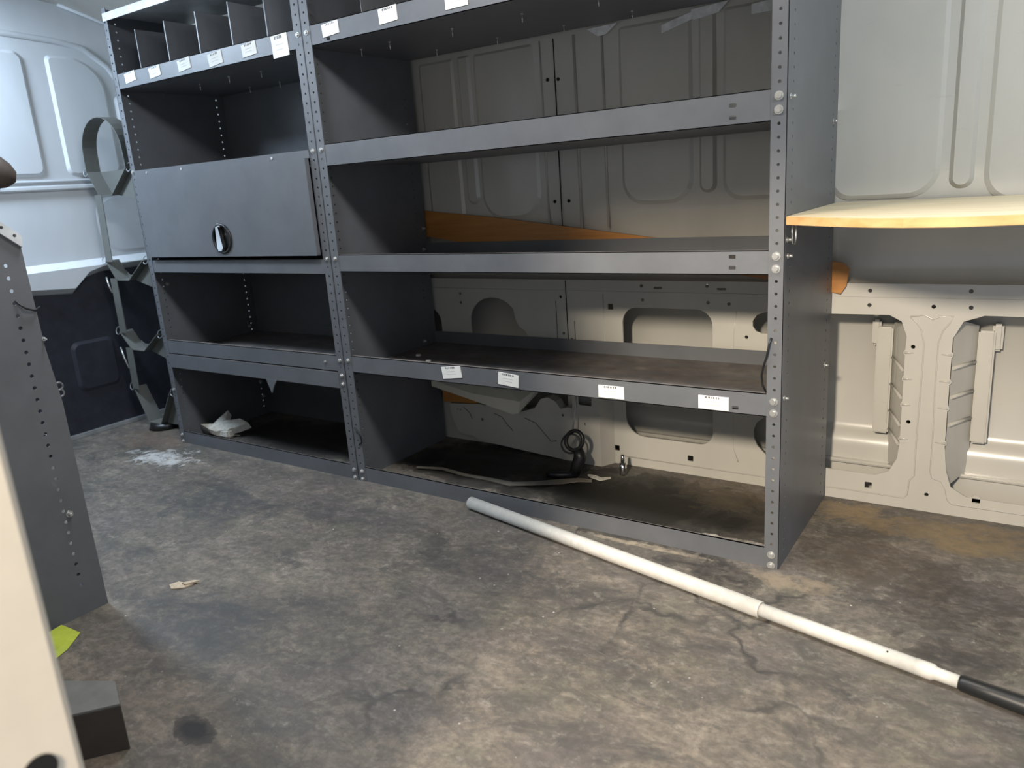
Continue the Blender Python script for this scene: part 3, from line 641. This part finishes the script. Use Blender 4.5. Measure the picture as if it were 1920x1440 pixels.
# loose board on the wheel housing and scrap of wood beneath it
fr = [(-50, 8.5), (-37.0, 5.95), (-36.1, 6.2), (-35.8, 7.75), (-43.3, 8.1), (-50, 9.4)]
lb = M(); n = len(fr)
bk = [(-50, 10.2), (-36.2, 8.0), (-34.9, 8.2), (-34.4, 9.3), (-42.5, 10.6), (-50, 11.6)]
lb.add([(x, 14.2, z) for x, z in fr]+[(x, 17.3, z) for x, z in bk], [tuple(range(n)), tuple(range(2*n-1, n-1, -1))]+[(i, (i+1) % n, n+(i+1) % n, n+i) for i in range(n)])
tag(lb.build('foam_board', make_wall('foam_board_paint', (.66, .64, .56), .6)), 'pale thick board lying tilted on the wheel housing under the lowest shelf', 'board')
ws = M().plate([(-50, 5.7), (-44.6, 6.0), (-43.8, 6.2), (-46.5, 7.2), (-50, 7.6)], [], 'XZ', 16.4, 17.2)
tag(ws.build('wood_offcut', PLANK), 'small orange wood offcut on the wheel housing beneath the pale board', 'wood')

# things on the floor inside the unit
tl = M().ring((-26.9, 12.0, 4.5), 1.15, .24, (1, 0, 0.1), (0, .25, 1), 8, 26).ring((-27.5, 12.1, 4.0), 1.15, .12, (1, 0.2, 0), (0, .3, 1), 8, 22)
T = thing('tie_down_ring', 'black ring strap standing on the floor in front of the wheel housing', 'strap', (-27, 12, 0))
tl.build('ring', BLACK, T)
M().tube([(-26.5, 12, 3.5), (-26.2, 12, 2.6), (-26.6, 11.8, 1.4), (-26.9, 11.5, .4)], [.55, .8, .75, .6], 10).tube([(-26.6, 11.6, .5), (-28.6, 10.5, .4), (-30, 10.3, .35)], [.5, .45, .3], 8).build('webbing', BLACK, T)
M().tube([(-28.2, 15.4, 10.8), (-28.1, 14.8, 8), (-27.9, 13.5, 5.4)], .09, 6).build('cord', STEEL, T)
cb_ = M().cyl((-22.0, 14.6, 0), (-22.0, 14.6, 1.6), .42, .42, 14).cyl((-22.0, 14.6, 1.6), (-22.0, 14.6, 2.6), .26, .2, 12)
tag(cb_.build('steel_fitting', CHROME), 'small shiny steel fitting standing by the foot of the back wall', 'fitting')
def strip(name, pts, wd, mat, label, cat, z=.25, th=.12):
    m = M(); n = len(pts); L_, R_ = [], []
    rnd = random.Random(len(pts)*7)
    for i, p in enumerate(pts):
        a = Vector(pts[max(0, i-1)]); c = Vector(pts[min(n-1, i+1)]); t = (c-a).normalized(); nn = Vector((-t.y, t.x)); ww_ = wd[i]
        zz = z+rnd.uniform(-.08, .25)
        L_.append((p[0]+nn.x*ww_, p[1]+nn.y*ww_, zz+rnd.uniform(0, .2))); R_.append((p[0]-nn.x*ww_, p[1]-nn.y*ww_, zz))
    vs = L_+R_+[(a, b, max(.02, c-th)) for a, b, c in L_]+[(a, b, max(.02, c-th)) for a, b, c in R_]
    fs = []
    for i in range(n-1): fs += [(i, i+1, n+i+1, n+i), (2*n+i, 3*n+i, 3*n+i+1, 2*n+i+1), (i, 2*n+i, 2*n+i+1, i+1), (n+i, n+i+1, 3*n+i+1, 3*n+i)]
    fs += [(0, n, 3*n, 2*n), (n-1, 3*n-1, 4*n-1, 2*n-1)]
    m.add(vs, fs); return tag(m.build(name, mat), label, cat)
strip('torn_strip', [(-46.6, 5.9), (-43, 6.5), (-39.5, 6.4), (-36, 6.6), (-32.5, 6.3), (-29.6, 7.2), (-27.4, 9.2), (-25.6, 10.1), (-24.2, 10.9)], [.12, .15, .18, .3, .4, .35, .45, .4, .15],
      simple('dusty_beige_strip', (.17, .15, .12), .8), 'dusty beige torn strip lying on the dark floor inside the wide unit', 'scrap')
strip('white_scrap', [(-25.6, 12.6), (-24.6, 12.0), (-23.6, 11.9), (-22.6, 12.6)], [.1, .35, .3, .1], OFFW, 'small off-white scrap beside the black ring strap on floor', 'scrap')
# crumpled white plastic in the left unit
cr = M()
pts = [(-87.4, 3.1, 2.0), (-86.2, 3.4, 2.15), (-85.3, 3.6, 1.95), (-84.6, 4.6, 2.9), (-83.6, 5.6, 3.9), (-83.5, 4.8, 2.6), (-82.3, 5.0, 2.7), (-81.0, 5.6, 2.9), (-79.6, 5.9, 2.3), (-81.2, 4.9, 1.7), (-83.2, 4.0, 1.3), (-84.4, 3.4, 1.1), (-85.4, 3.0, 1.5)]
cen = (-83.8, 4.2, 2.2); vs = pts+[cen]+[(x+.15, y+.35, max(.05, z-.9)) for x, y, z in pts]
n = len(pts); fs = [(i, (i+1) % n, n) for i in range(n)]+[(i, n+1+i, n+1+(i+1) % n, (i+1) % n) for i in range(n)]+[tuple(n+1+i for i in range(n))]
cr.add(vs, fs); cr.tube([(-85.2, 4.2, .1), (-83.5, 5, .2), (-81.5, 5.5, .15)], .12, 6).box(-85, -82, 3.8, 5.2, .02, 1.4, .3)
tag(cr.build('crumpled_wrapper', OFFW), 'crumpled off-white wrapper on the floor inside the left shelving unit', 'wrapper')
# tan scrap on the open floor
ts = M(); ts.plate([(-48.6, -27.5), (-47.7, -27.9), (-46.8, -27.2), (-46.6, -26.4), (-46.9, -25.9), (-47.6, -26.6), (-48.3, -26.7)], [], 'XY', .02, .14)
ts.plate([(-47.5, -26.9), (-46.9, -26.9), (-46.3, -25.8), (-46.9, -26.0)], [], 'XY', .14, .3)
tag(ts.build('paper_scrap', TAN), 'small tan torn paper scrap alone on the open floor', 'scrap')
# yellow-green wedge
gw = M().add([(-50.5, -36.2, .05), (-48.2, -36.1, .05), (-46.6, -38.0, .05), (-46.0, -39.4, .05), (-49.5, -39.6, .05), (-50.2, -36.6, .5), (-48.5, -36.4, .4), (-47.2, -38.0, .3), (-46.6, -39.2, .3), (-49.4, -39.4, .6)],
             [(0, 1, 2, 3, 4), (5, 6, 7, 8, 9), (0, 1, 6, 5), (1, 2, 7, 6), (2, 3, 8, 7), (3, 4, 9, 8), (4, 0, 5, 9)])
tag(gw.build('hi_vis_cloth', GREEN), 'bright yellow-green cloth corner on floor by the near grey panel', 'cloth')
# brown box at the foot of the pillar
BX = thing('plastic_box', 'dark brown box, reflected light painted grey on its top, on the floor beside the cream pillar, bottom left', 'box', (-34, -43.5, 0))
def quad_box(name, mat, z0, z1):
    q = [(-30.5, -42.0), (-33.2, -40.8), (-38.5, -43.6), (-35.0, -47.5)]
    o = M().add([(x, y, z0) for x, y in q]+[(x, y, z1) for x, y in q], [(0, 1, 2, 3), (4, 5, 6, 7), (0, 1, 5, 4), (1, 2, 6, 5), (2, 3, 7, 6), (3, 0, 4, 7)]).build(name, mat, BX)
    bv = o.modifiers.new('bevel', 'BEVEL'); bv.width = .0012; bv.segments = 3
quad_box('body', BROWN, 0, 3.3); quad_box('top_sheen', simple('top_sheen_grey', (.16, .16, .155), .5), 3.3, 3.5)  # thin grey slab puts the top's reflected light into colour

# ------------------------------------------------------------------ telescoping pole on the floor
P0 = Vector((-32.9, -.95, .68)); P1 = Vector((.8, -8.1, .68)); P2 = Vector((14.6, -10.85, .66)); P3 = Vector((27, -13.7, .8))
PO = thing('telescoping_pole', 'long white telescoping pole with black grip lying across the floor', 'pole', (0, -8, 0))
M().cyl(P0, P1, .67, .67, 24).ring(P1, .62, .08, (0.2, 1, 0), (0, 0, 1), 6, 20).cyl(P0-(P1-P0).normalized()*.05, P0, .6, .67, 24).build('outer_tube', PVC, PO)
dirv = (P2-P1).normalized()
M().cyl(P1-dirv*1, P2-dirv*2.6, .55, .55, 24).build('inner_tube', PVC, PO)
M().tube([P2-dirv*2.7, P2-dirv*1.6, P2-dirv*1.4, P2-dirv*1.2, P2], [.57, .57, .46, .44, .44], 20).build('collar', PVC, PO)
M().tube([P2, P2+dirv*.2, P2+dirv*2, P2+dirv*4, P2+dirv*9], [.45, .55, .58, .62, .62], 20).build('grip', BLACK, PO)
for t in (.23, .33, .46, .62, .78):
    p = P0.lerp(P1, t); M().cyl(p+Vector((.25, -.4, .46)), p+Vector((.27, -.43, .52)), .07, seg=8).build('speck', DARK, PO)
p = P1.lerp(P2, .68); M().cyl(p+Vector((0, -.25, .47)), p+Vector((0, -.27, .52)), .07, seg=8).build('speck', DARK, PO)

# cable ties on the posts
cable_loop('cable_tie', [(-.9, -.1, 20.7), (-1.0, -.3, 20.3), (-1.2, -.25, 19.2), (-1.5, -.1, 18.3), (-1.75, .2, 17.4), (-1.7, .4, 16.5), (-1.35, .3, 15.9)], .09, BLACK, 'black cable tie looped on the right post of the wide unit', 'cable tie')
cable_loop('cable_tie', [(-50.5, -.12, 6.9), (-49.9, -.3, 6.6), (-49.55, -.2, 5.9), (-49.6, -.1, 5.2), (-50.1, -.12, 4.8)], .09, BLACK, 'black cable tie low on the post between both shelving units', 'cable tie')
